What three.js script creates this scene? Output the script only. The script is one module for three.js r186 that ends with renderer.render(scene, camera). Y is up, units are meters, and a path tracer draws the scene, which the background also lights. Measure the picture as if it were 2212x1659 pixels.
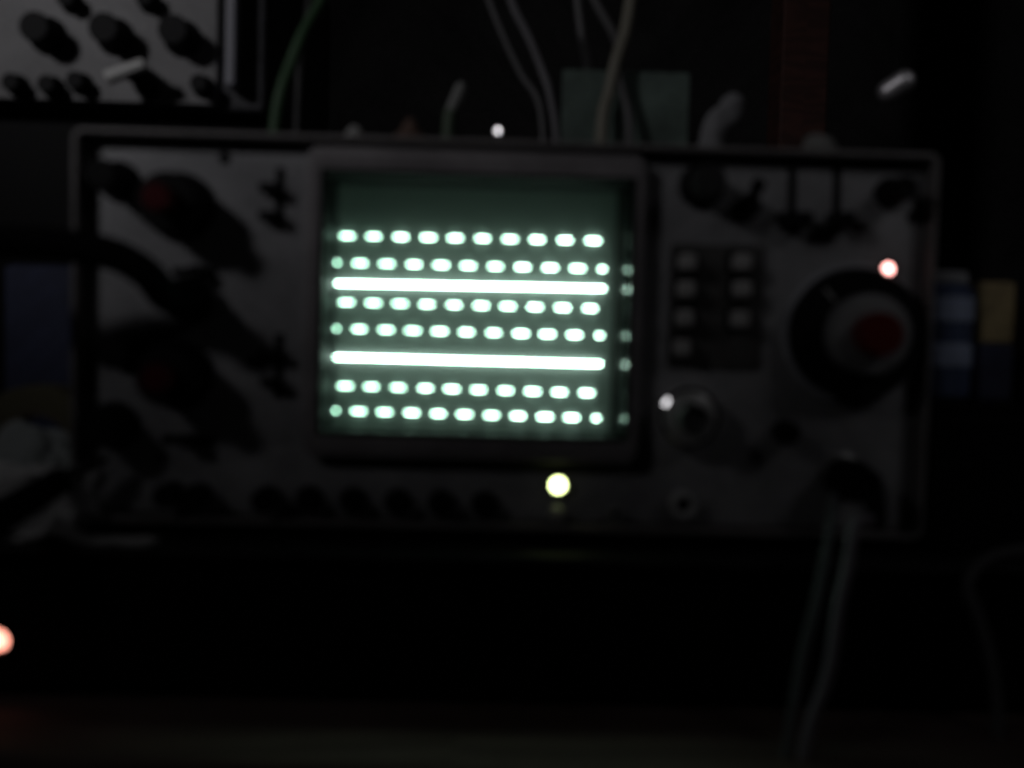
import * as THREE from 'three';
import { RoundedBoxGeometry } from 'three/addons/geometries/RoundedBoxGeometry.js';
import { mergeGeometries, toCreasedNormals, mergeVertices } from 'three/addons/utils/BufferGeometryUtils.js';
import { ImprovedNoise } from 'three/addons/math/ImprovedNoise.js';
import { RectAreaLightUniformsLib } from 'three/addons/lights/RectAreaLightUniformsLib.js';

// ---------------------------------------------------------------- camera, light, exposure
const scene = new THREE.Scene();
scene.background = new THREE.Color(0x000000);
const camera = new THREE.PerspectiveCamera(41.2, 4 / 3, 0.01, 20);
camera.position.set(-0.0046, 0.0795, 0.3866);
camera.rotation.order = 'YXZ';
camera.rotation.set(-0.0485, -0.0205, 0.0265);
camera.focus = 2.4;                 // the lens is focused far behind the instrument
camera.userData.fStop = 6.2;
camera.updateMatrixWorld(true);
camera.updateProjectionMatrix();
const renderer = new THREE.WebGLRenderer();
renderer.toneMapping = THREE.LinearToneMapping;
renderer.toneMappingExposure = 1;
renderer.shadowMap.enabled = true;
renderer.setSize(1024, 768);
RectAreaLightUniformsLib.init();

// two shaded lamps outside the frame: the main one at the upper left, a weaker one at the upper right
const LAMP_AT = new THREE.Vector3(-0.55, 0.47, 0.50), LAMP2_AT = new THREE.Vector3(0.50, 0.50, 0.45);
function lampSpot(from, to, power, angle, size) {
  const l = new THREE.SpotLight(0xf8f6fa, power, 0, angle, 1, 2);
  l.position.copy(from); l.target.position.copy(to); l.castShadow = true; l.shadow.radius = size;
  l.shadow.camera.near = 0.03; l.shadow.camera.far = 3; l.shadow.mapSize.set(2048, 2048);
  scene.add(l, l.target); return l;
}
const lampLight = lampSpot(LAMP_AT, new THREE.Vector3(-0.14, 0.345, -0.10), 0.262, 0.46, 2);
const lampLight2 = lampSpot(LAMP2_AT, new THREE.Vector3(0.26, 0.16, -0.10), 0.072, 0.35, 5);

// ---------------------------------------------------------------- helpers
function rng(seed) { let s = seed >>> 0; return () => { s = (s + 0x6d2b79f5) | 0; let t = Math.imul(s ^ (s >>> 15), 1 | s); t = (t + Math.imul(t ^ (t >>> 7), 61 | t)) ^ t; return ((t ^ (t >>> 14)) >>> 0) / 4294967296; }; }
const noise = new ImprovedNoise();
const V = (x, y, z) => new THREE.Vector3(x, y, z);
// a point seen in the photograph (measured on a 2212 x 1659 copy) on the plane z
function at(px, py, z = 0) {
  const d = V(px / 2212 * 2 - 1, 1 - py / 1659 * 2, 0.5).unproject(camera).sub(camera.position);
  return camera.position.clone().addScaledVector(d, (z - camera.position.z) / d.z);
}
const MM = 0.001;

function speckle(size, seed, base, amp, blotch, tint = [1, 1, 1]) {   // aged paint: fine grain and coarse patches of grime
  const data = new Uint8Array(size * size * 4), r = rng(seed);
  for (let y = 0; y < size; y++) for (let x = 0; x < size; x++) {
    const a = x / size * Math.PI * 2, b = y / size * Math.PI * 2;
    const n = noise.noise(Math.cos(a) * 1.7 + seed, Math.sin(a) * 1.7 + Math.cos(b) * 1.7, Math.sin(b) * 1.7 + 3) + 0.5 * noise.noise(Math.cos(a) * 5 + seed, Math.sin(a) * 5 + Math.cos(b) * 5, Math.sin(b) * 5 + 9);
    const v = base * (1 + amp * (r() - 0.5) * 2 + blotch * n), i = (y * size + x) * 4;
    for (let c = 0; c < 3; c++) data[i + c] = Math.max(0, Math.min(255, 255 * v * tint[c]));
    data[i + 3] = 255;
  }
  const t = new THREE.DataTexture(data, size, size);
  t.wrapS = t.wrapT = THREE.RepeatWrapping; t.magFilter = THREE.LinearFilter; t.colorSpace = THREE.SRGBColorSpace; t.needsUpdate = true;
  return t;
}
function woodTexture(size, seed, dark, light) {
  const data = new Uint8Array(size * size * 4), r = rng(seed);
  for (let y = 0; y < size; y++) for (let x = 0; x < size; x++) {
    const b = y / size * Math.PI * 2;
    const w = noise.noise(x / size * 2.2, Math.cos(b) * 2, Math.sin(b) * 2) * 2.2;
    const ring = 0.5 + 0.5 * Math.sin(y / size * 60 + w * 5), k = 0.65 * ring + 0.35 * r(), i = (y * size + x) * 4;
    for (let c = 0; c < 3; c++) data[i + c] = dark[c] + (light[c] - dark[c]) * k;
    data[i + 3] = 255;
  }
  const t = new THREE.DataTexture(data, size, size);
  t.wrapS = t.wrapT = THREE.RepeatWrapping; t.magFilter = THREE.LinearFilter; t.colorSpace = THREE.SRGBColorSpace; t.needsUpdate = true;
  return t;
}
const lin = (r, g, b) => new THREE.Color().setRGB(r, g, b);
const mat = (r, g, b, rough = 0.6, metal = 0, extra = {}) => new THREE.MeshPhysicalMaterial({ color: lin(r, g, b), roughness: rough, metalness: metal, ...extra });
const glow = (r, g, b, k) => new THREE.MeshStandardMaterial({ color: 0x101010, emissive: lin(r, g, b), emissiveIntensity: k, roughness: 0.4 });
const paintMap = speckle(256, 3, 0.9, 0.06, 0.12);
const grimeMap = speckle(256, 8, 0.85, 0.10, 0.25);
const M = {
  panel: mat(0.52, 0.52, 0.54, 0.5, 0, { map: paintMap }),
  trim: mat(0.34, 0.32, 0.32, 0.45, 0, { map: paintMap }),
  bezel: mat(0.40, 0.375, 0.39, 0.5, 0, { map: paintMap }),
  caseBlue: mat(0.10, 0.10, 0.11, 0.7, 0, { map: grimeMap }),
  black: mat(0.005, 0.005, 0.0055, 0.6, 0, { specularIntensity: 0.3 }),
  blackGloss: mat(0.003, 0.003, 0.003, 0.12, 0, { specularIntensity: 0.16 }),
  knob: mat(0.011, 0.011, 0.012, 0.6, 0, { specularIntensity: 0.4 }),
  knobGrey: mat(0.24, 0.245, 0.25, 0.5),
  knobDark: mat(0.05, 0.05, 0.052, 0.55),
  red: mat(0.115, 0.008, 0.014, 0.5, 0, { specularIntensity: 0.4 }),
  buttonGrey: mat(0.62, 0.61, 0.60, 0.5),
  plate: mat(0.14, 0.137, 0.134, 0.55, 0, { map: paintMap }),
  white: mat(0.75, 0.75, 0.73, 0.5),
  chrome: mat(0.74, 0.74, 0.76, 0.07, 1),
  steel: mat(0.6, 0.6, 0.62, 0.22, 1),
  insul: mat(0.55, 0.52, 0.42, 0.5),
  nickel: mat(0.42, 0.42, 0.42, 0.4, 0.5),
  nickelDark: mat(0.30, 0.30, 0.30, 0.35, 0.4),
  satin: mat(0.88, 0.88, 0.88, 0.3, 0.15),
  mirror: mat(0.88, 0.88, 0.90, 0.06, 1),
  rubber: mat(0.006, 0.006, 0.007, 0.8, 0, { specularIntensity: 0.25 }),
};
function obj(name, geo, m, parent = scene) {
  const o = new THREE.Mesh(geo, m); o.name = name; o.castShadow = o.receiveShadow = true; parent.add(o); return o;
}
const used = {};
function numbered(n) { used[n] = (used[n] ?? -1) + 1; return used[n] ? n + '_' + String(used[n]).padStart(3, '0') : n; }
function tag(o, label, category, group) { o.name = numbered(o.name); o.userData.label = label; o.userData.category = category; if (group) o.userData.group = group; return o; }
function thing(name, label, category, p = V(0, 0, 0), group) { const o = new THREE.Group(); o.name = name; o.position.copy(p); scene.add(o); return tag(o, label, category, group); }
function uvBox(g, s = 4) {   // texture coordinates in metres from the dominant side
  const p = g.attributes.position, n = g.attributes.normal, uv = new Float32Array(p.count * 2);
  for (let i = 0; i < p.count; i++) {
    const ax = Math.abs(n.getX(i)), ay = Math.abs(n.getY(i)), az = Math.abs(n.getZ(i));
    const [a, b] = az >= ax && az >= ay ? [p.getX(i), p.getY(i)] : ay >= ax ? [p.getX(i), p.getZ(i)] : [p.getZ(i), p.getY(i)];
    uv[2 * i] = a * s; uv[2 * i + 1] = b * s;
  }
  g.setAttribute('uv', new THREE.BufferAttribute(uv, 2)); return g;
}
const rbox = (w, h, d, r = 0.001, x = 0, y = 0, z = 0, seg = 2) => uvBox(new RoundedBoxGeometry(w, h, d, seg, Math.min(r, w / 2.01, h / 2.01, d / 2.01)).translate(x, y, z));
// cylinder along +z from z0 to z1 with softened front edge
function turned(profile, seg = 40) {     // profile [radius, z] pairs, turned about z
  const g = new THREE.LatheGeometry(profile.map(([r, z]) => new THREE.Vector2(r, z)), seg);
  return toCreasedNormals(g.rotateX(Math.PI / 2), 0.7);
}
function disc(r, z0, z1, b = 0.0006, seg = 40) { return turned([[0, z0], [r, z0], [r, z1 - b], [r - b, z1], [0, z1]], seg); }
function ringGeo(r0, r1, z0, z1, seg = 40) { const b = 0.0004; return turned([[r0, z0], [r1, z0], [r1, z1 - b], [r1 - b, z1], [r0 + b, z1], [r0, z1 - b], [r0, z0]], seg); }
function fluted(r, z0, z1, n = 24, depth = 0.0006) {
  const s = new THREE.Shape();
  for (let i = 0; i <= n * 4; i++) { const a = i / (n * 4) * Math.PI * 2, q = r - depth * (0.5 - 0.5 * Math.cos(a * n)); i ? s.lineTo(q * Math.cos(a), q * Math.sin(a)) : s.moveTo(q, 0); }
  const b = 0.0007;
  return toCreasedNormals(new THREE.ExtrudeGeometry(s, { depth: z1 - z0 - b, bevelEnabled: true, bevelSize: b, bevelThickness: b, bevelOffset: -b, bevelSegments: 2 }).translate(0, 0, z0), 0.6);
}
function rectPath(x0, y0, x1, y1, r, hole) {
  const s = hole ? new THREE.Path() : new THREE.Shape();
  s.moveTo(x0 + r, y0); s.lineTo(x1 - r, y0); s.absarc(x1 - r, y0 + r, r, -Math.PI / 2, 0); s.lineTo(x1, y1 - r); s.absarc(x1 - r, y1 - r, r, 0, Math.PI / 2);
  s.lineTo(x0 + r, y1); s.absarc(x0 + r, y1 - r, r, Math.PI / 2, Math.PI); s.lineTo(x0, y0 + r); s.absarc(x0 + r, y0 + r, r, Math.PI, Math.PI * 1.5);
  return s;
}
function frameGeo(o, i, z0, z1, r, ri, bevel) {
  const s = rectPath(...o, r); if (i) s.holes.push(rectPath(...i, ri, true));
  return uvBox(toCreasedNormals(new THREE.ExtrudeGeometry(s, { depth: z1 - z0 - bevel, bevelEnabled: bevel > 0, bevelSize: bevel, bevelThickness: bevel, bevelOffset: -bevel, bevelSegments: 3, curveSegments: 8 }).translate(0, 0, z0), 0.6));
}
function tube(pts, r, seg = 64, rad = 10) { return new THREE.TubeGeometry(new THREE.CatmullRomCurve3(pts, false, 'centripetal'), seg, r, rad, false); }
function cappedTube(pts, r, seg = 64, rad = 10) {
  const a = new THREE.SphereGeometry(r, 10, 8).translate(...pts[0].toArray()), b = new THREE.SphereGeometry(r, 10, 8).translate(...pts.at(-1).toArray());
  return mergeGeometries([tube(pts, r, seg, rad), a, b]);
}
function lump(rx, ry, rz, seed, amp, detail = 4, freq = 2.2, facet = false) {   // crumpled or worn small body standing on y = 0
  let g = new THREE.IcosahedronGeometry(1, detail); g.deleteAttribute('uv'); g.deleteAttribute('normal'); g = mergeVertices(g, 1e-4);
  const p = g.attributes.position, v = V(0, 0, 0);
  for (let i = 0; i < p.count; i++) {
    v.fromBufferAttribute(p, i);
    const n = noise.noise(v.x * freq + seed, v.y * freq, v.z * freq) + 0.5 * noise.noise(v.x * freq * 2.3, v.y * freq * 2.3 + seed, v.z * freq * 2.3);
    v.multiplyScalar(1 + amp * (facet ? Math.abs(n) * 1.6 - 0.4 : n));
    p.setXYZ(i, v.x * rx, Math.max(v.y, -0.85) * ry + ry * 0.85, v.z * rz);
  }
  g.computeVertexNormals();
  return facet ? toCreasedNormals(g, 0.35) : g;
}
// a bar from a to b
function bar(a, b, r0, r1, seg = 14) {
  const d = b.clone().sub(a), g = new THREE.CylinderGeometry(r1, r0, d.length(), seg);
  g.applyQuaternion(new THREE.Quaternion().setFromUnitVectors(V(0, 1, 0), d.clone().normalize()));
  return g.translate((a.x + b.x) / 2, (a.y + b.y) / 2, (a.z + b.z) / 2);
}
const structure = (o) => { o.userData.kind = 'structure'; return o; };

// ---------------------------------------------------------------- the setting: table top, wall behind
const CAB_H = 0.056, TABLE_Y = -CAB_H;      // y = 0 is the top of the cabinet that the instruments stand on
const wood = woodTexture(256, 5, [104, 86, 80], [134, 114, 106]);
const tableMat = new THREE.MeshStandardMaterial({ map: wood, roughness: 0.95 });
{
  const g = rbox(1.6, 0.03, 0.80, 0.004, 0, 0, 0); uvBox(g, 3);
  const t = structure(obj('table_top', g, tableMat));
  t.position.set(0, TABLE_Y - 0.015, -0.40 + 0.075); t.rotation.y = -0.035;
  const w = structure(obj('back_wall', uvBox(new THREE.BoxGeometry(2.4, 1.6, 0.04), 2), mat(0.035, 0.034, 0.034, 0.9, 0, { map: grimeMap })));
  w.position.set(0, 0.5, -0.80);
}

// ---------------------------------------------------------------- the black cabinet underneath
{
  const cab = thing('equipment_cabinet', 'long black cabinet under the oscilloscope with a red pilot light on its front', 'cabinet', V(0, TABLE_Y, 0));
  obj('cabinet_body', rbox(1.16, CAB_H - 0.005, 0.52, 0.002, 0, (CAB_H - 0.005) / 2 + 0.001, -0.242), M.black, cab);
  obj('cabinet_top', rbox(1.18, 0.004, 0.535, 0.0015, 0, CAB_H - 0.002, -0.244), mat(0.03, 0.03, 0.031, 0.6, 0, { map: grimeMap }), cab);
  for (let i = 0; i < 8; i++) obj('drawer_front', rbox(0.141, CAB_H - 0.014, 0.004, 0.0012, -0.504 + i * 0.144, CAB_H / 2 - 0.003, 0.0205), i % 2 ? M.black : M.rubber, cab);
  const p = at(-1, 1381, 0.024);
  const led = obj('indicator_light', disc(0.0038, 0, 0.003, 0.0015, 20), glow(1, 0.36, 0.26, 3.2), cab); led.position.set(p.x, p.y - TABLE_Y, 0.0228);
  obj('light_collar', ringGeo(0.0041, 0.0058, 0, 0.0034, 24), M.black, led);
  const l = new THREE.PointLight(0xff5040, 0.00001); l.position.set(p.x, p.y, 0.030); l.castShadow = true; scene.add(l);
}

// ---------------------------------------------------------------- oscilloscope
const scope = thing('oscilloscope', 'grey benchtop oscilloscope with glowing green-white rows of dashes on its screen', 'oscilloscope');
const TL = at(158, 276, 0.006), BR = at(1990, 1185, 0.006);
const X0 = TL.x, X1 = at(2022, 500, 0.006).x, Y1 = at(1085, 303, 0.006).y, Y0 = 0.006;
const SCOPE_TOP = Y1;
{
  const W = X1 - X0, H = Y1 - Y0, cx = (X0 + X1) / 2, cy = (Y0 + Y1) / 2;
  obj('case', rbox(W - 0.004, H - 0.004, 0.33, 0.004, cx, cy, -0.196), M.caseBlue, scope);
  const lip = 0.0020;
  obj('trim_frame', frameGeo([X0, Y0, X1, Y1], [X0 + lip, Y0 + lip, X1 - lip, Y1 - lip], -0.036, 0.0075, 0.004, 0.0022, 0.0006), M.trim, scope);
  // bezel and screen opening
  const BZ = 0.0065, bo0 = at(652, 986, BZ), bo1 = at(1398, 336, BZ);
  const bi0 = at(688, 934, BZ), bi1 = at(1371, 389, BZ);
  const O = [bo0.x, bo0.y, bo1.x, bo1.y], I = [bi0.x, bi0.y, bi1.x, bi1.y];
  const SZ = -0.0175, s0 = at(721, 922, SZ), s1 = at(1333, 416, SZ), S = [s0.x, s0.y, s1.x, s1.y];
  const e = 0.0008;
  obj('front_panel', frameGeo([X0 + lip + e, Y0 + lip + e, X1 - lip - e, Y1 - lip - e], [I[0] - 0.002, I[1] - 0.002, I[2] + 0.002, I[3] + 0.002], -0.003, 0, 0.001, 0.001, 0.0004), M.panel, scope);
  const bz = obj('screen_bezel', frameGeo(O, I, 0.0005, BZ, 0.005, 0.003, 0.0009), M.bezel, scope);
  // funnel of glossy black walls back to the tube face
  const F = [I[0] + 0.0008, I[1] + 0.0008, I[2] - 0.0008, I[3] - 0.0008], zf = BZ + 0.0003;
  const corner = (R, z) => [[R[0], R[1], z], [R[2], R[1], z], [R[2], R[3], z], [R[0], R[3], z]];
  const a = corner(F, zf), b = corner(S, SZ - 0.001), oa = corner([F[0] - 0.0016, F[1] - 0.0016, F[2] + 0.0016, F[3] + 0.0016], zf - 0.0001), ob = corner([S[0] - 0.002, S[1] - 0.002, S[2] + 0.002, S[3] + 0.002], SZ - 0.001);
  for (let i = 0; i < 4; i++) {
    const j = (i + 1) % 4, pos = [];
    const quad = (p, q, r, s) => pos.push(...p, ...q, ...r, ...p, ...r, ...s);
    quad(a[i], b[i], b[j], a[j]); quad(oa[i], oa[j], ob[j], ob[i]); quad(a[i], a[j], oa[j], oa[i]); quad(b[j], b[i], ob[i], ob[j]); quad(a[i], oa[i], ob[i], b[i]); quad(a[j], b[j], ob[j], oa[j]);
    const g = new THREE.BufferGeometry(); g.setAttribute('position', new THREE.Float32BufferAttribute(pos, 3)); g.computeVertexNormals();
    obj('bezel_wall', g, i === 1 ? M.blackGloss : M.black, bz);
  }
  // tube face with the phosphor, and the traces it shows
  const scr = obj('screen', rbox(S[2] - S[0] + 0.004, S[3] - S[1] + 0.004, 0.004, 0.001, (S[0] + S[2]) / 2, (S[1] + S[3]) / 2, SZ - 0.0021), mat(0.150, 0.146, 0.148, 0.8, 0, { emissive: lin(0.62, 1.0, 0.80), emissiveIntensity: 0.009 }), scope);
  const TZ = SZ + 0.0013, q = (zx, zy) => at((800 + zx / 2.572) * 0.86406, (400 + zy / 2.572) * 0.86406, TZ);
  const traceMats = [glow(0.64, 1.0, 0.82, 15.5), glow(0.68, 1.0, 0.84, 18.5), glow(0.70, 1.0, 0.86, 22)], vary = rng(21), endMat = glow(0.60, 1.0, 0.80, 18), brightMat = glow(0.74, 1.0, 0.88, 28);
  const R = 0.00036;
  const dash = (p, len, slope, m) => {
    const d = V(len / 2, len / 2 * slope, 0);
    obj('trace_dash', cappedTube([p.clone().sub(d), p.clone(), p.clone().add(d)], R, 4, 8), m, scr);
  };
  const rows = [
    [[175, 345, 520, 697, 870, 1045, 1222, 1397, 1577, 1757], 488, 519, 0, 0],
    [[112, 258, 430, 605, 778, 953, 1127, 1303, 1480, 1657, 1815], 660, 701, 1, 1],
    [[170, 343, 515, 688, 862, 1037, 1208, 1383, 1560, 1737], 915, 954, 0, 0],
    [[107, 252, 425, 597, 770, 942, 1117, 1292, 1463, 1637, 1797], 1084, 1129, 1, 1],
    [[163, 330, 503, 678, 848, 1020, 1193, 1367, 1540, 1715], 1453, 1498, 0, 0],
    [[103, 248, 415, 590, 760, 930, 1103, 1273, 1447, 1617, 1775], 1612, 1661, 1, 1],
  ];
  for (const [xs, ya, yb, first, last] of rows) xs.forEach((zx, i) => {
    const k = (zx - xs[0]) / (xs.at(-1) - xs[0]), p = q(zx, ya + (yb - ya) * k);
    const small = (first && i === 0) || (last && i === xs.length - 1);
    dash(p, small ? (i ? 0.0014 : 0.0004) : 0.0040 * (0.93 + 0.14 * vary()), 0.002, small && !i ? endMat : traceMats[Math.min(2, Math.floor(0.6 * vary() + 2.6 * k))]);
  });
  for (const [xa, ya, xb, yb] of [[110, 793, 1822, 827], [104, 1268, 1802, 1312]]) {
    const p0 = q(xa, ya), p1 = q(xb, yb);
    obj('trace_line', cappedTube([p0, p0.clone().lerp(p1, 0.5), p1], R, 12, 8), brightMat, scr);
  }
  const gw = S[2] - S[0], gh = S[3] - S[1];
  const pane = obj('screen_glass', new THREE.BoxGeometry(gw - 0.0008, gh - 0.0008, 0.0001), new THREE.MeshPhysicalMaterial({ color: lin(0.90, 0.97, 0.93), transmission: 1, roughness: 0.03, thickness: 0, ior: 1.45 }), scope);
  pane.position.set((S[0] + S[2]) / 2, (S[1] + S[3]) / 2, SZ + 0.0042);
  const rl = new THREE.RectAreaLight(0xc0ffe0, 0.01, gw * 0.95, gh * 0.8);
  rl.position.set((S[0] + S[2]) / 2, (S[1] + S[3]) / 2 - 0.004, SZ + 0.0052); rl.lookAt(rl.position.clone().add(V(0, 0, 1))); scene.add(rl);

  // controls -----------------------------------------------------------
  const place = (o, px, py, z) => { const p = at(px, py, z); o.position.set(p.x, p.y, 0.0002); return o; };
  const knob = (px, py, r, h, { skirt = 0, inner = 0, innerH = 0, capMat, body = M.knob, n = 20, turn = 0.6, point = true } = {}) => {
    const k = place(obj('knob', fluted(r, 0, h, n, Math.min(0.0007, r * 0.08)), body, scope), px, py, inner ? innerH : h);
    if (skirt) obj('skirt', turned([[0, 0], [skirt, 0], [skirt, 0.0015], [r, 0.0045], [0, 0.0045]]), M.knob, k);
    if (inner) obj('cap', fluted(inner, h, innerH, 16, 0.0004), capMat || M.red, k);
    else if (capMat) obj('cap', disc(r * 0.72, h, h + 0.0006, 0.0003, 28), capMat, k);
    if (point) { const g = rbox(r * 0.9, 0.0008, 0.0006, 0.0002, r * 0.5, 0, h + 0.0001); if (!inner) obj('pointer_line', g.rotateZ(turn), M.white, k); }
    return k;
  };
  // left: two channels
  knob(216, 374, 0.0055, 0.019, { skirt: 0.0075, turn: 2.2, point: false });
  knob(334, 424, 0.0108, 0.019, { skirt: 0.0128, inner: 0.0050, innerH: 0.030, n: 30 });
  knob(240, 764, 0.0055, 0.019, { skirt: 0.0075, turn: 1.9, point: false });
  knob(332, 818, 0.0108, 0.019, { skirt: 0.0128, inner: 0.0050, innerH: 0.030, n: 30 });
  knob(214, 926, 0.0072, 0.016, { skirt: 0.009, point: false });
  for (const [x, y] of [[354, 1074], [414, 1078], [566, 1084]]) knob(x, y, 0.0046, 0.012, { point: false });
  for (const [x, y] of [[662, 1084], [758, 1087], [856, 1090], [952, 1093], [1046, 1096]]) knob(x, y, 0.0040, 0.007, { point: false, skirt: 0.0052 });
  // right
  knob(1535, 388, 0.0062, 0.017, { body: M.knobDark, skirt: 0.0085, turn: 2.6, point: false });
  knob(1958, 405, 0.0046, 0.016, { skirt: 0.006, point: false });
  knob(1706, 937, 0.0044, 0.010, { point: false });
  // big timebase dial: black rim, grey ring, red cap
  {
    const d = place(obj('timebase_dial', turned([[0, 0], [0.0245, 0], [0.0245, 0.008], [0.0232, 0.0105], [0.0160, 0.0105], [0, 0.0105]], 72), M.knob, scope), 1862, 722, 0.0105);
    obj('dial_rim', ringGeo(0.0248, 0.0268, 0, 0.0022, 72), mat(0.55, 0.56, 0.60, 0.4), d);
    obj('grey_knob', fluted(0.0148, 0.0106, 0.021, 36, 0.0007), mat(0.40, 0.405, 0.415, 0.5), d);
    obj('cap', fluted(0.0078, 0.0212, 0.031, 22, 0.0005), mat(0.24, 0.026, 0.022, 0.45, 0, { specularIntensity: 0.5 }), d);
    obj('pointer_line', rbox(0.006, 0.0009, 0.0005, 0.0002, 0.0192, 0, 0.0108).rotateZ(2.3), M.white, d);
  }
  // slide switches: vertical slots with black caps
  const slot = (xa, ya, xb, yb, w, caps, capW, capH, capD = 0.007) => {
    const p = at(xa, ya, 0), r = at(xb, yb, 0), len = p.distanceTo(r);
    const s = obj('slide_switch', ringless(w, len), M.black, scope); s.position.set((p.x + r.x) / 2, (p.y + r.y) / 2, 0.0002);
    s.rotation.z = Math.atan2(p.y - r.y, p.x - r.x) - Math.PI / 2;
    for (const c of caps) { const o = obj('slider', rbox(capW, capH, capD, 0.0008), M.knob, s); o.position.set(c[1] || 0, (c[0] - 0.5) * len, capD / 2 + 0.0003); }
    return s;
  };
  function ringless(w, len) { return rbox(w, len, 0.0007, 0.0003); }
  slot(1711, 356, 1709, 486, 0.0030, [[0.06]], 0.0115, 0.0055, 0.009);
  slot(1808, 358, 1806, 486, 0.0030, [[0.06]], 0.0085, 0.0055, 0.009);
  slot(606, 362, 604, 486, 0.0032, [[0.62, -0.003], [0.14, -0.003]], 0.0075, 0.0034, 0.006);
  slot(604, 720, 602, 860, 0.0032, [[0.7, -0.002], [0.25, -0.002]], 0.0075, 0.0034, 0.006);
  slot(372, 586, 466, 588, 0.0030, [[0.35]], 0.0045, 0.006, 0.006);
  slot(350, 948, 462, 951, 0.0034, [[0.4]], 0.0050, 0.006, 0.007);
  { // bat-handle toggle
    const p = at(1614, 446, 0);
    const t = obj('toggle_switch', turned([[0, 0], [0.0048, 0], [0.0048, 0.002], [0.0034, 0.0026], [0.0034, 0.005], [0, 0.005]], 24), M.steel, scope); t.position.set(p.x, p.y, 0.0002);
    obj('toggle_lever', bar(V(0, 0, 0.004), V(0, 0.0062, 0.016), 0.0014, 0.0026), M.black, t);
  }
  // push buttons on their dark plate
  const b0 = at(1440, 795, 0), b1 = at(1652, 532, 0);
  obj('button_plate', frameGeo([b0.x, b0.y, b1.x, b1.y], null, 0.0003, 0.0011, 0.002, 0, 0.0003), M.plate, scope);
  for (const [x, y] of [[1489, 565], [1608, 565], [1486, 624], [1608, 624], [1483, 687], [1603, 690], [1477, 752]]) {
    const k = place(obj('push_button', rbox(0.0062, 0.0062, 0.0075, 0.0012, 0, 0, 0.0048), M.buttonGrey, scope), x, y, 0.009);
    obj('button_collar', frameGeo([-0.0044, -0.0044, 0.0044, 0.0044], [-0.0034, -0.0034, 0.0034, 0.0034], 0.0010, 0.0024, 0.001, 0.0006, 0.0003), M.black, k);
  }
  // lamps
  const lens = (name, px, py, r, m, color, power) => {
    const l = place(obj(name, turned([[0, 0], [r, 0], [r, 0.0014], [r * 0.86, 0.0020], [r * 0.5, 0.0026], [0, 0.0028]], 28), m, scope), px, py, 0.003);
    obj('light_collar', ringGeo(r + 0.0001, r + 0.0012, 0, 0.0027, 28), M.black, l);
    const p = new THREE.PointLight(color, power); p.position.copy(l.position).add(V(0, 0, 0.0075)); p.castShadow = true; p.shadow.radius = 0.1; scene.add(p);
    return l;
  };
  lens('trigger_light', 1921, 581, 0.0021, glow(1, 0.44, 0.40, 7), 0xff6a58, 0.0000012);
  lens('power_light', 1206, 1049, 0.0028, glow(0.84, 1.0, 0.42, 9), 0xd8ff60, 0.0000003);
  // sockets
  const bnc = (px, py, big) => {
    const zb = big ? 0.0085 : 0.0004, L = big ? 0.020 : 0.0105, R = big ? 0.0112 : 0.0092;
    const j = place(obj('input_socket', ringGeo(0.0042, 0.0056, 0, L, 40), big ? M.nickelDark : M.nickel, scope), px, py, big ? 0.010 : L);
    obj('socket_nut', turned([[0.0057, 0], [R, 0], [R, zb + 0.0008], [R - 0.0003, zb + 0.0009], [R - 0.0016, zb + 0.0020], [R - 0.0030, zb + 0.0032], [R - 0.0044, zb + 0.0040], [0.0057, zb + 0.0043]], 72), big ? M.satin : M.nickelDark, j);
    if (big) {
      const c = V(j.position.x, j.position.y, 0.01), hv = V(0, 0, 1);
      for (let k = 0; k < 3; k++) {
        const eye = camera.position.clone().sub(c).normalize(); hv.copy(LAMP_AT).sub(c).normalize().add(eye).normalize();
        const q = V(hv.x, hv.y, 0).setLength(R - 0.0012); c.set(j.position.x + q.x, j.position.y + q.y, 0.0105);
      }
      // knurled rim: a cone of 24 flats
      const N = 24, r1 = R + 0.0001, r0 = R - 0.0013, z1 = zb + 0.0009, rise = (r1 - r0) * Math.cos(Math.PI / N) * Math.tan(Math.acos(hv.z));
      const g = new THREE.LatheGeometry([[r0, z1 + 0.0001], [r1, z1 + 0.0001], [r1, z1 + 0.0004], [r0, z1 + 0.0004 + rise], [r0, z1 + 0.0001]].map(([r, z]) => new THREE.Vector2(r, z)), N).rotateX(Math.PI / 2);
      const rim = obj('socket_rim', toCreasedNormals(g, 0.08), M.mirror, j);
      rim.rotation.z = Math.atan2(hv.y, hv.x) - Math.PI / N;      // lathe points lie at multiples of 2 pi / N, so a flat is centred here
    }
    obj('insulator', disc(0.0040, 0.0004, L - 0.0045, 0.0004, 28), big ? M.knobGrey : M.black, j);
    obj('centre_pin', disc(0.0013, L - 0.0044, L - 0.002, 0.0003, 16), M.nickel, j);
    for (const s of [0, Math.PI]) { const b = obj('bayonet_pin', new THREE.CylinderGeometry(0.0009, 0.0009, 0.0022, 12).translate(0, 0.0064, L - 0.0035), M.nickel, j); b.rotation.z = s + 0.4; }
    return j;
  };
  bnc(1490, 902, true);
  bnc(398, 646);
  bnc(1836, 1036);
  const jack = (px, py, r, m) => { const j = place(obj('ground_socket', ringGeo(r * 0.55, r, 0, 0.006, 28), m, scope), px, py, 0.006); obj('socket_core', disc(r * 0.53, 0.0002, 0.003, 0.0003, 20), M.black, j); return j; };
  jack(1478, 1092, 0.0050, M.satin);
  jack(1330, 1112, 0.0026, M.nickel);
  place(obj('push_button', disc(0.0029, 0, 0.006, 0.0008, 24), M.buttonGrey, scope), 1204, 1112, 0.006);
  place(obj('panel_screw', turned([[0, 0], [0.0022, 0], [0.0018, 0.0008], [0, 0.0011]], 20), M.black, scope), 485, 341, 0);
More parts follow.
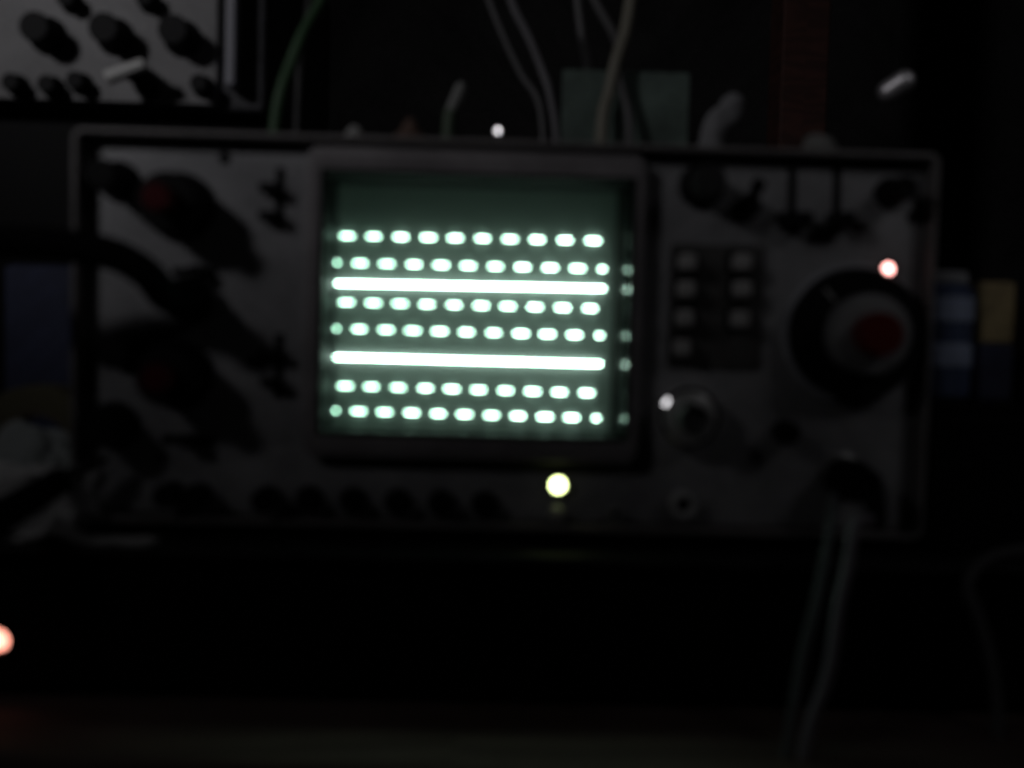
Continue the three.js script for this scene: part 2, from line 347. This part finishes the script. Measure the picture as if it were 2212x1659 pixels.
  place(obj('panel_screw', turned([[0, 0], [0.0022, 0], [0.0018, 0.0008], [0, 0.0011]], 20), M.black, scope), 1972, 470, 0);
  for (const [x, z] of [[X0 + 0.03, -0.02], [X1 - 0.03, -0.02], [X0 + 0.03, -0.33], [X1 - 0.03, -0.33]]) obj('foot', new THREE.CylinderGeometry(0.009, 0.008, Y0 + 0.003, 20).translate(x, (Y0 + 0.003) / 2, z), M.rubber, scope);
  // shiny rounded catch on the rear edge of the top
}

// ---------------------------------------------------------------- signal generator on a black case, behind on the left
{
  const Z = -0.13;
  const pBR = at(468, 232, Z), w = 0.27, x1 = pBR.x, x0 = x1 - w, y0 = pBR.y, h = 0.115;
  const base = y0 - 0.007;
  const bc = thing('equipment_case', 'tall plain black equipment case standing left behind the oscilloscope', 'equipment case', V(x0 + w / 2, 0, Z - 0.13));
  obj('case_body', rbox(w + 0.05, base - 0.006, 0.25, 0.004, 0.004, (base - 0.006) / 2 + 0.006, 0), M.black, bc);
  for (const sx of [-1, 1]) for (const sz of [-1, 1]) obj('foot', new THREE.CylinderGeometry(0.008, 0.008, 0.007, 16).translate(sx * w * 0.42, 0.0035, sz * 0.1), M.rubber, bc);
  const sg = thing('signal_generator', 'pale grey instrument with two rows of black knobs on top of the black case', 'signal generator', V(x0 + w / 2, base, Z));
  const L = (px, py, z) => { const p = at(px, py, Z + z); return V(p.x - sg.position.x, p.y - base, z); };
  obj('case', rbox(w + 0.03, h, 0.2, 0.003, 0.008, h / 2 + 0.006, -0.1035), M.caseBlue, sg);
  obj('front_panel', rbox(w, h - 0.002, 0.003, 0.0008, 0, h / 2 + 0.007, -0.0012), mat(0.26, 0.255, 0.26, 0.5, 0, { map: paintMap }), sg);
  const s0 = L(496, 186, 0.010);
  obj('side_rail', rbox(0.0056, h - (s0.y - 0.006) + 0.004, 0.012, 0.002, s0.x, s0.y + (h - s0.y + 0.010) / 2, 0.004), mat(0.30, 0.30, 0.34, 0.5), sg);
  obj('rail_bracket', rbox(0.012, 0.05, 0.006, 0.001, s0.x - 0.004, s0.y + 0.045, -0.004), M.black, sg);
  for (const sx of [-1, 1]) for (const z of [-0.015, -0.17]) obj('foot', new THREE.CylinderGeometry(0.007, 0.007, 0.007, 16).translate(sx * 0.11, 0.0035, z), M.rubber, sg);
  const k = (px, py, r, hh) => {
    const p = L(px, py, hh), o = obj('knob', fluted(r, 0, hh, 18, 0.0006), M.knob, sg); o.position.set(p.x, p.y, 0.0004);
    obj('skirt', turned([[0, 0], [r * 1.25, 0], [r * 1.25, 0.001], [r, 0.004], [0, 0.004]], 28), M.knob, o);
    return o;
  };
  for (const [x, y] of [[72, 56], [222, 58], [372, 62]]) k(x, y, 0.0074, 0.017);
  for (const [x, y] of [[20, 176], [98, 180], [160, 172], [306, 182], [428, 178]]) k(x, y, 0.0045, 0.010);
  for (const [x, y] of [[140, -6], [310, -8]]) k(x, y, 0.0045, 0.010);
  // white lever pointing up to the right
  const a = L(232, 168, 0.020), b = L(312, 138, 0.020);
  const lv = obj('lever', bar(a, b, 0.0036, 0.0030, 18), M.white, sg);
  obj('lever_pivot', turned([[0, 0], [0.0055, 0], [0.0055, 0.017], [0.004, 0.019], [0, 0.019]], 24).translate(a.x * 0.35 + b.x * 0.65, a.y * 0.35 + b.y * 0.65, 0), M.knob, lv);
}

// ---------------------------------------------------------------- post and hook behind
{
  const Z = -0.46, a = at(1672, 200, Z), b = at(1772, 200, Z);
  const g = uvBox(new RoundedBoxGeometry(b.x - a.x, 1.1, 0.04, 2, 0.002), 6);
  const o = tag(obj('wooden_post', g, new THREE.MeshStandardMaterial({ map: woodTexture(256, 11, [56, 32, 27], [84, 50, 42]), roughness: 0.7 })), 'upright reddish brown wooden post against the dark wall', 'post');
  o.position.set((a.x + b.x) / 2, TABLE_Y + 0.55, Z);
  // metal toggle on a cord
  const c = at(1936, 186, -0.16), hk = thing('metal_toggle', 'small shiny metal toggle hanging on a black cord right of the wooden post', 'toggle', c);
  const eye = camera.position.clone().sub(c).normalize(), hv = LAMP_AT.clone().sub(c).normalize().add(eye).normalize();
  let ax = V(0.9, 0.42, 0); ax.addScaledVector(hv, -ax.dot(hv)).normalize();
  const e0 = ax.clone().multiplyScalar(-0.0046), e1 = ax.clone().multiplyScalar(0.0046);
  obj('toggle_body', mergeGeometries([bar(e0, e1, 0.0060, 0.0060, 32), new THREE.SphereGeometry(0.0060, 20, 14).translate(...e0.toArray()), new THREE.SphereGeometry(0.0060, 20, 14).translate(...e1.toArray())]), mat(0.75, 0.73, 0.75, 0.5, 0.9), hk);
  obj('cord', cappedTube([V(0, 0.002, -0.003), V(0.001, 0.03, -0.004), V(0.002, 0.12, -0.006), V(0.002, 0.34, -0.008)], 0.0007, 30, 8), M.black, hk);
}

// ---------------------------------------------------------------- things standing on top of the oscilloscope
const TOP = SCOPE_TOP - 0.0020;     // top face of its case
{
  // green circuit board, upright in a slotted foot
  const Z = -0.105, a = at(1216, 150, Z), b = at(1490, 150, Z), y1 = a.y;
  const cb = thing('circuit_board', 'dark green circuit board standing upright on the oscilloscope', 'circuit board', V((a.x + b.x) / 2, TOP, Z));
  const w = b.x - a.x, hh = y1 - TOP;
  obj('board', rbox(w, hh, 0.0016, 0.0004, 0, hh / 2, 0), mat(0.13, 0.18, 0.155, 0.6, 0, { map: grimeMap }), cb);
  obj('board_foot', rbox(w * 0.8, 0.006, 0.02, 0.001, 0, 0.003, 0), M.black, cb);
  const r = rng(4);
  for (let i = 0; i < 4; i++) obj('chip', rbox(0.006 + r() * 0.006, 0.005, 0.003, 0.0004, (r() - 0.5) * w * 0.8, hh * (0.20 + 0.25 * r()), 0.0023), mat(0.03, 0.035, 0.033, 0.6), cb);

  const wire = (name, label, pts, rad, m, category = 'wire', group) => tag(obj(name, cappedTube(pts, rad, 80, 10), m), label, category, group);
  const P = (zx, zy, z) => at((850 + zx / 2.572) * 0.86406, zy / 2.572 * 0.86406, z);   // measured on an enlarged cut-out
  const down = (p) => V(p.x, TOP + 0.0012, p.z);
  const greyWire = mat(0.10, 0.098, 0.10, 0.6), paleWire = mat(0.21, 0.20, 0.16, 0.6), pinkGrey = mat(0.14, 0.135, 0.145, 0.6), greenWire = mat(0.055, 0.11, 0.055, 0.6);
  wire('grey_wire', 'thin grey wire sloping steeply down to the left edge of the green board', [P(900, -160, -0.13), P(960, 0, -0.13), P(1030, 180, -0.13), P(1170, 480, -0.13), P(1280, 660, -0.128), down(P(1330, 860, -0.125))], 0.0019, greyWire);
  wire('grey_wire', 'grey wire above the board corner, ending at the pale sleeve beside the board', [P(1060, -160, -0.12), P(1120, 50, -0.12), P(1220, 250, -0.12), P(1300, 450, -0.12), P(1345, 580, -0.118), P(1392, 860, -0.116), down(P(1396, 900, -0.116))], 0.0021, pinkGrey);
  wire('grey_wire', 'grey wire hanging straight down behind the green circuit board', [P(1520, -160, -0.17), P(1530, 0, -0.17), P(1560, 250, -0.17), P(1590, 400, -0.17), P(1600, 700, -0.17), down(P(1600, 900, -0.17))], 0.0026, greyWire);
  wire('grey_wire', 'grey wire that meets the yellowish wire in a V above the board', [P(1580, -160, -0.13), P(1640, 0, -0.13), P(1760, 220, -0.115), P(1795, 350, -0.098), P(1800, 520, -0.097), P(1850, 700, -0.097), P(1862, 880, -0.094), down(P(1862, 900, -0.092))], 0.0022, greyWire);
  wire('yellowish_wire', 'thicker yellowish wire crossing in front of the green circuit board', [P(1890, -160, -0.11), P(1870, 0, -0.105), P(1830, 220, -0.100), P(1780, 380, -0.096), P(1730, 600, -0.096), P(1695, 720, -0.094), down(P(1680, 880, -0.090))], 0.0029, paleWire);
  const Q = (x, y, z) => at(x, y, z);
  wire('green_wire', 'curved green wire rising from the oscilloscope top', [down(Q(592, 284, -0.06)), Q(596, 262, -0.06), Q(607, 200, -0.06), Q(628, 140, -0.065), Q(652, 80, -0.07), Q(690, 10, -0.09), Q(720, -60, -0.1)], 0.0027, greenWire);
  wire('grey_wire', 'faint dark wire running close behind the curved green wire', [down(Q(640, 282, -0.08)), Q(643, 250, -0.08), Q(646, 180, -0.08), Q(650, 120, -0.085), Q(664, 40, -0.1), Q(674, -50, -0.11)], 0.0018, mat(0.035, 0.035, 0.035, 0.6));

  const small = (name, label, category, px, z, geo, m) => { const p = at(px, 280, z); const o = tag(obj(name, geo, m), label, category); o.position.set(p.x, TOP, z); return o; };
  small('paper_ball', 'small crumpled white paper ball on the oscilloscope beside the brown lump', 'paper ball', 766, -0.014, lump(0.0036, 0.0050, 0.0036, 2, 0.22, 4, 2, true), mat(0.45, 0.45, 0.44, 0.8));
  small('rosin_lump', 'reddish brown pointed lump on the oscilloscope top', 'rosin', 886, -0.016, mergeGeometries([toCreasedNormals(turnedUp([[0, 0], [0.0110, 0], [0.0090, 0.0045], [0.0040, 0.0085], [0.0016, 0.0130], [0, 0.0138]]), 0.5)]), mat(0.15, 0.095, 0.075, 0.7));
  small('rag_ball', 'round pale grey wad on the right end of the oscilloscope top', 'rag', 1772, -0.016, lump(0.0068, 0.0066, 0.006, 12, 0.22, 4, 2.2), mat(0.26, 0.26, 0.25, 0.9));
  function turnedUp(profile) { return new THREE.LatheGeometry(profile.map(([r, y]) => new THREE.Vector2(r, y)), 18); }

  // bent white-green clip
  const p = at(975, 285, -0.06), cl = thing('crocodile_clip', 'pale crocodile clip with a green sleeve standing on the oscilloscope', 'clip', V(p.x, TOP, -0.06));
  const C = (x, y) => at(x, y, -0.06).sub(cl.position);
  obj('sleeve', cappedTube([V(C(968, 270).x, 0.003, 0), C(970, 268), C(973, 245)], 0.0030, 16, 12), mat(0.07, 0.10, 0.065, 0.6), cl);
  obj('jaw', cappedTube([C(974, 240), C(982, 222), C(996, 190)], 0.0026, 16, 10), mat(0.23, 0.235, 0.225, 0.6), cl);
  obj('jaw', cappedTube([C(972, 240), C(986, 230), C(1000, 203)], 0.0016, 16, 10), mat(0.23, 0.235, 0.225, 0.6), cl);

  // polished domed stud lying on its shank; its face is turned towards the lamp side
  const bp = at(1075, 282, -0.006), stud = thing('polished_stud', 'polished domed metal stud catching the light on the oscilloscope top edge', 'stud', V(bp.x, TOP, -0.010));
  const eye = camera.position.clone().sub(bp).normalize(), hv = LAMP_AT.clone().sub(bp).normalize().add(eye).normalize();
  const RC = 0.0036, rim = 0.0009, prof = [[0, -0.0012], [rim, -0.0012], [rim, 0]];
  for (let i = 6; i >= 0; i--) { const r = rim * i / 6; prof.push([Math.max(r - (i === 6 ? 0.0001 : 0), 0), Math.sqrt(RC * RC - r * r) - Math.sqrt(RC * RC - rim * rim)]); }
  const face = obj('stud_face', turned(prof, 40), mat(0.9, 0.88, 0.9, 0.08, 1), stud);
  face.position.set(0, bp.y - TOP, 0.004); face.quaternion.setFromUnitVectors(V(0, 0, 1), hv);
  obj('stud_shank', bar(V(0.001, 0.0010, -0.004), V(0, bp.y - TOP, 0.0032), 0.0010, 0.0010), M.steel, stud);

  // bent grey strap to the right of the board
  const st = thing('foil_strap', 'bent grey strap leaning up to the right on the oscilloscope', 'strap', V(0, 0, 0));
  const A = (x, y) => at(x, y, -0.06);
  const sp = new THREE.CatmullRomCurve3([V(A(1496, 300).x, TOP + 0.002, -0.06), V(A(1520, 300).x, TOP + 0.003, -0.06), A(1548, 264), A(1572, 245), A(1584, 222)]);
  const sh = new THREE.Shape(); sh.ellipse ? sh.absellipse(0, 0, 0.0034, 0.0052, 0, Math.PI * 2) : 0;
  obj('strap', toCreasedNormals(new THREE.ExtrudeGeometry(sh, { steps: 40, extrudePath: sp, curveSegments: 10 }), 0.8), mat(0.23, 0.23, 0.24, 0.7), st);
  obj('strap_end', new THREE.SphereGeometry(0.0044, 16, 12).translate(...sp.getPoint(1).toArray()), mat(0.23, 0.23, 0.24, 0.7), st);
}

// ---------------------------------------------------------------- left of the oscilloscope
{
  // dark blue carton
  const Z = -0.066, a = at(8, 575, Z), b = at(170, 860, Z);
  const bx = thing('blue_carton', 'dark blue carton standing left of the oscilloscope behind the black cable', 'carton', V((a.x + b.x) / 2, 0, Z - 0.028));
  const w = b.x - a.x, hh = a.y;
  obj('carton_body', rbox(w, hh, 0.055, 0.001, 0, hh / 2, 0), mat(0.055, 0.068, 0.15, 0.6, 0, { map: grimeMap }), bx);
  obj('carton_flap', rbox(w - 0.004, 0.0012, 0.052, 0.0004, 0, hh + 0.0007, 0), mat(0.03, 0.038, 0.09, 0.6), bx);
  // roll of yellowish tape lying flat, with a pale crumpled bag in front of it
  const tp = at(84, 900, -0.030);
  const tr = thing('tape_roll', 'olive yellow roll of tape standing on edge beside the oscilloscope', 'tape roll', V(tp.x, 0.0270, -0.034));
  obj('tape_winding', ringGeo(0.0165, 0.0270, -0.008, 0.008, 48), mat(0.16, 0.145, 0.085, 0.6), tr);
  obj('tape_core', ringGeo(0.0150, 0.0164, -0.0082, 0.0082, 48), mat(0.25, 0.2, 0.14, 0.8), tr);
  const bp = at(70, 1010, 0.004);
  const bag = tag(obj('plastic_bag', lump(0.030, 0.0145, 0.0085, 31, 0.34, 6, 2.0, true), mat(0.84, 0.84, 0.85, 0.4, 0, { clearcoat: 0.3, clearcoatRoughness: 0.3 })), 'crumpled pale plastic bag lying left of the oscilloscope', 'bag');
  bag.position.set(bp.x - 0.004, 0, 0.0025);
  const bq = at(66, 940, -0.012), bag2 = tag(obj('cloth_wad', lump(0.024, 0.0205, 0.008, 57, 0.30, 6, 1.7, true), mat(0.58, 0.63, 0.63, 0.7)), 'pale teal grey wad of cloth piled in front of the tape roll', 'cloth');
  bag2.position.set(bq.x - 0.003, 0, -0.0165);
  // folded white paper in front
  const g = new THREE.PlaneGeometry(0.052, 0.014, 40, 12), pos = g.attributes.position;
  for (let i = 0; i < pos.count; i++) {
    const x = pos.getX(i), y = pos.getY(i);
    const ridge = Math.max(0, 1 - Math.abs(x + 0.0095) / 0.010) * 0.0085 * (0.45 + 0.55 * Math.max(0, 1 - Math.abs(y) / 0.007)) + 0.0012 * Math.abs(noise.noise(x * 160, y * 220, 2));
    pos.setXYZ(i, x, 0.0006 + ridge, -y);
  }
  g.computeVertexNormals();
  const under = g.clone(); { const q = under.attributes.position; for (let i = 0; i < q.count; i++) q.setY(i, q.getY(i) - 0.0005); const ix = under.index.array; for (let i = 0; i < ix.length; i += 3) { const t = ix[i]; ix[i] = ix[i + 1]; ix[i + 1] = t; } under.computeVertexNormals(); }
  const pp = at(182, 1150, 0.014), paper = tag(obj('paper_scrap', mergeGeometries([g, under]), mat(0.88, 0.88, 0.88, 0.8)), 'creased white paper scrap on the cabinet edge below the probe', 'paper');
  paper.position.set(pp.x, 0.0001, 0.0148); paper.rotation.y = -0.02;
  // test probe
  const h0 = at(-60, 1152, 0.05), h1 = at(128, 1040, 0.016), h2 = at(232, 990, 0.010);
  const pr = thing('test_probe', 'black handled test probe with a silver tip lying against the oscilloscope corner', 'probe', V(0, 0, 0));
  obj('handle', mergeGeometries([bar(h0, h1, 0.0062, 0.0050, 20), new THREE.SphereGeometry(0.0050, 16, 12).translate(...h1.toArray())]), M.rubber, pr);
  const e = h2.clone().sub(h1);
  obj('tip_ring', bar(h1.clone().addScaledVector(e, 0.22), h1.clone().addScaledVector(e, 0.52), 0.0033, 0.0030, 18), M.steel, pr);
  obj('tip_ring', bar(h1.clone().addScaledVector(e, 0.62), h1.clone().addScaledVector(e, 0.86), 0.0027, 0.0024, 18), M.steel, pr);
  obj('shaft', bar(h1, h2, 0.0024, 0.0012, 14), M.black, pr);

  // black input cable with its plug on the left socket
  const s = at(398, 646, 0.010);
  const cab = thing('input_cable', 'thick black cable plugged into the left socket of the oscilloscope', 'cable', V(s.x, s.y, 0));
  const c = (x, y, z) => at(x, y, z).sub(cab.position);
  obj('plug', turned([[0.0060, 0.0030], [0.0074, 0.0030], [0.0074, 0.014], [0.0066, 0.015], [0.0066, 0.020], [0.0050, 0.0215], [0, 0.0215]], 32), M.black, cab);
  obj('plug_grip', ringGeo(0.0061, 0.0086, 0.0035, 0.0075, 36), M.black, cab);
  obj('cable', cappedTube([V(0, 0, 0.020), V(-0.002, 0.001, 0.027), c(318, 592, 0.034), c(250, 552, 0.036), c(150, 532, 0.038), c(40, 524, 0.040), c(-120, 528, 0.044)], 0.0056, 80, 14), M.rubber, cab);
}

// ---------------------------------------------------------------- hanging cables on the right
{
  const s = at(1836, 1036, 0.010);
  const grey = mat(0.44, 0.40, 0.46, 0.6);
  const cab = thing('trigger_cable', 'grey cable hanging from the black plug at the lower right socket', 'cable', V(s.x, s.y, 0));
  const c = (x, y, z) => at(x, y, z).sub(cab.position);
  obj('plug', turned([[0.0060, 0.0030], [0.0076, 0.0030], [0.0076, 0.016], [0.0064, 0.018], [0.0064, 0.026], [0.0040, 0.030], [0, 0.030]], 32), M.black, cab);
  obj('strain_relief', cappedTube([V(0, 0, 0.028), V(0, -0.002, 0.034), V(-0.001, -0.010, 0.040)], 0.0036, 20, 12), M.black, cab);
  obj('cable', cappedTube([V(-0.001, -0.010, 0.040), c(1850, 1130, 0.046), c(1832, 1220, 0.050), c(1812, 1310, 0.053), c(1790, 1450, 0.057), c(1752, 1560, 0.060), c(1728, 1670, 0.062), c(1700, 1800, 0.064)], 0.0021, 90, 12), grey, cab);
  const c2 = (x, y, z) => at(x, y, z);
  tag(obj('ground_lead', cappedTube([at(1800, 1075, 0.030), c2(1796, 1140, 0.040), c2(1784, 1200, 0.044), c2(1764, 1300, 0.048), c2(1738, 1400, 0.052), c2(1716, 1520, 0.056), c2(1690, 1680, 0.060), c2(1676, 1800, 0.062)], 0.0018, 90, 12), mat(0.24, 0.25, 0.27, 0.6)), 'darker thin lead hanging beside the grey trigger cable', 'cable');
  tag(obj('loose_cable', cappedTube([at(2320, 1190, 0.04), c2(2212, 1190, 0.035), c2(2130, 1210, 0.030), c2(2090, 1262, 0.030), c2(2112, 1330, 0.032), c2(2134, 1400, 0.034), c2(2150, 1480, 0.036), c2(2156, 1580, 0.040), c2(2150, 1700, 0.045)], 0.0022, 90, 12), mat(0.17, 0.17, 0.175, 0.6)), 'loose dark cable curving over the cabinet edge by the blue jar', 'cable');
}

// ---------------------------------------------------------------- right of the oscilloscope
{
  const CT = at(2060, 868, 0.0).y, cx0 = X1 + 0.003;
  const crate = thing('black_crate', 'low black crate under the blue jar right of the oscilloscope', 'crate', V(cx0 + 0.09, 0, -0.045));
  obj('crate_body', rbox(0.18, CT - 0.004, 0.10, 0.002, 0, (CT - 0.004) / 2, 0), M.black, crate);
  obj('crate_lid', rbox(0.181, 0.0036, 0.102, 0.001, 0, CT - 0.0019, 0), M.black, crate);
  const lathe = (pts, seg = 48) => toCreasedNormals(new THREE.LatheGeometry(pts.map(([a, b]) => new THREE.Vector2(a, b)), seg), 0.6);
  const Z = -0.012, R = 0.0108, zf = Z + R * 0.7;
  const jar = thing('blue_jar', 'small blue jar with a pale lid and two pale bands standing on the black crate', 'jar', V(X1 + R + 0.0012, CT, Z));
  const yAt = (py) => at(2064, py, zf).y - CT, H = yAt(586);
  obj('jar_body', lathe([[0, 0.0002], [R - 0.002, 0.0002], [R, 0.002], [R, yAt(626)], [R - 0.003, yAt(614)], [0, yAt(614)]]), mat(0.10, 0.135, 0.25, 0.5), jar);
  obj('lid', lathe([[0, yAt(613)], [R * 0.74, yAt(613)], [R * 0.80, yAt(610)], [R * 0.80, H - 0.001], [R * 0.72, H], [0, H]]), mat(0.45, 0.46, 0.48, 0.5), jar);
  for (const [ya, yb] of [[642, 694], [742, 792]]) obj('label_band', lathe([[R + 0.0001, yAt(yb)], [R + 0.0004, yAt(yb) + 0.0002], [R + 0.0004, yAt(ya) - 0.0002], [R + 0.0001, yAt(ya)]]), mat(0.46, 0.54, 0.74, 0.55), jar);
  // yellow and navy boxes further right
  const bz = -0.020, a = at(2122, 608, bz + 0.012), b = at(2196, 608, bz + 0.012), c = at(2150, 742, bz + 0.012);
  const yb = thing('yellow_box', 'small box with a dull yellow upper half beside the blue jar', 'box', V((a.x + b.x) / 2, CT, bz));
  obj('box_upper', rbox(b.x - a.x, a.y - c.y, 0.024, 0.0012, 0, (a.y + c.y) / 2 - CT, 0), mat(0.55, 0.43, 0.22, 0.65, 0, { map: grimeMap }), yb);
  obj('box_lower', rbox(b.x - a.x + 0.0006, c.y - CT - 0.0003, 0.0246, 0.0012, 0, (c.y - CT) / 2, 0), mat(0.05, 0.058, 0.12, 0.65, 0, { map: grimeMap }), yb);
  const n0 = at(2202, 652, bz), n1 = at(2330, 652, bz), n2 = at(2240, 770, bz);
  const nb = thing('navy_box', 'wider box with dark grey lid next to the half yellow box', 'box', V((n0.x + n1.x) / 2 + 0.001, CT, bz - 0.008));
  obj('box_body', rbox(n1.x - n0.x, n2.y - CT, 0.03, 0.0012, 0, (n2.y - CT) / 2, 0), mat(0.05, 0.058, 0.12, 0.65, 0, { map: grimeMap }), nb);
  obj('box_lid', rbox(n1.x - n0.x + 0.001, n0.y - n2.y - 0.0004, 0.031, 0.0012, 0, (n0.y + n2.y) / 2 + 0.0002 - CT, 0), mat(0.14, 0.14, 0.145, 0.65, 0, { map: grimeMap }), nb);
}

// ---------------------------------------------------------------- the two desk lamps outside the frame
function deskLamp(label, foot, spot, glowPower, bulbR) {
  const dl = thing('desk_lamp', label, 'lamp', foot);
  const head = spot.position.clone().sub(foot), aim = spot.target.position.clone().sub(spot.position).normalize(), side = Math.sign(foot.x);
  obj('base', new THREE.CylinderGeometry(0.06, 0.065, 0.016, 40).translate(0, 0.008, 0), M.black, dl);
  const elbow = V(side * 0.06, 0.44, -0.02), neck = head.clone().addScaledVector(aim, -0.085);
  obj('arm', bar(V(0, 0.015, 0), elbow, 0.006, 0.006), M.steel, dl);
  obj('arm', bar(elbow, neck, 0.006, 0.006), M.steel, dl);
  obj('joint', new THREE.SphereGeometry(0.011, 20, 14).translate(...elbow.toArray()), M.black, dl);
  const sh = obj('lamp_shade', toCreasedNormals(new THREE.LatheGeometry([[0.016, -0.088], [0.03, -0.07], [0.055, 0.01], [0.075, 0.055], [0.0735, 0.055], [0.053, 0.01], [0.028, -0.068], [0.014, -0.085]].map(([r, y]) => new THREE.Vector2(r * (bulbR > 0.05 ? 2.0 : 1.15), y)), 40), 0.6), M.black, dl);
  sh.position.copy(head); sh.quaternion.setFromUnitVectors(V(0, 1, 0), aim);
  const bulb = obj('light_bulb', new THREE.SphereGeometry(bulbR, 24, 18), glow(1, 0.98, 0.99, glowPower), dl); bulb.position.copy(head);
  obj('socket', bar(head.clone().addScaledVector(aim, -0.11), head.clone().addScaledVector(aim, -bulbR * 0.95), 0.013, 0.013), M.black, dl);
}
deskLamp('black jointed desk lamp at the left end, aimed at the pale instrument', V(-0.50, 0, -0.12), lampLight, 2.0, 0.038);
deskLamp('black jointed desk lamp at the right end beyond the boxes', V(0.50, 0, -0.12), lampLight2, 0.25, 0.095);

scene.traverse((o) => { if (o.isMesh) { o.castShadow = true; o.receiveShadow = true; } });
renderer.render(scene, camera);
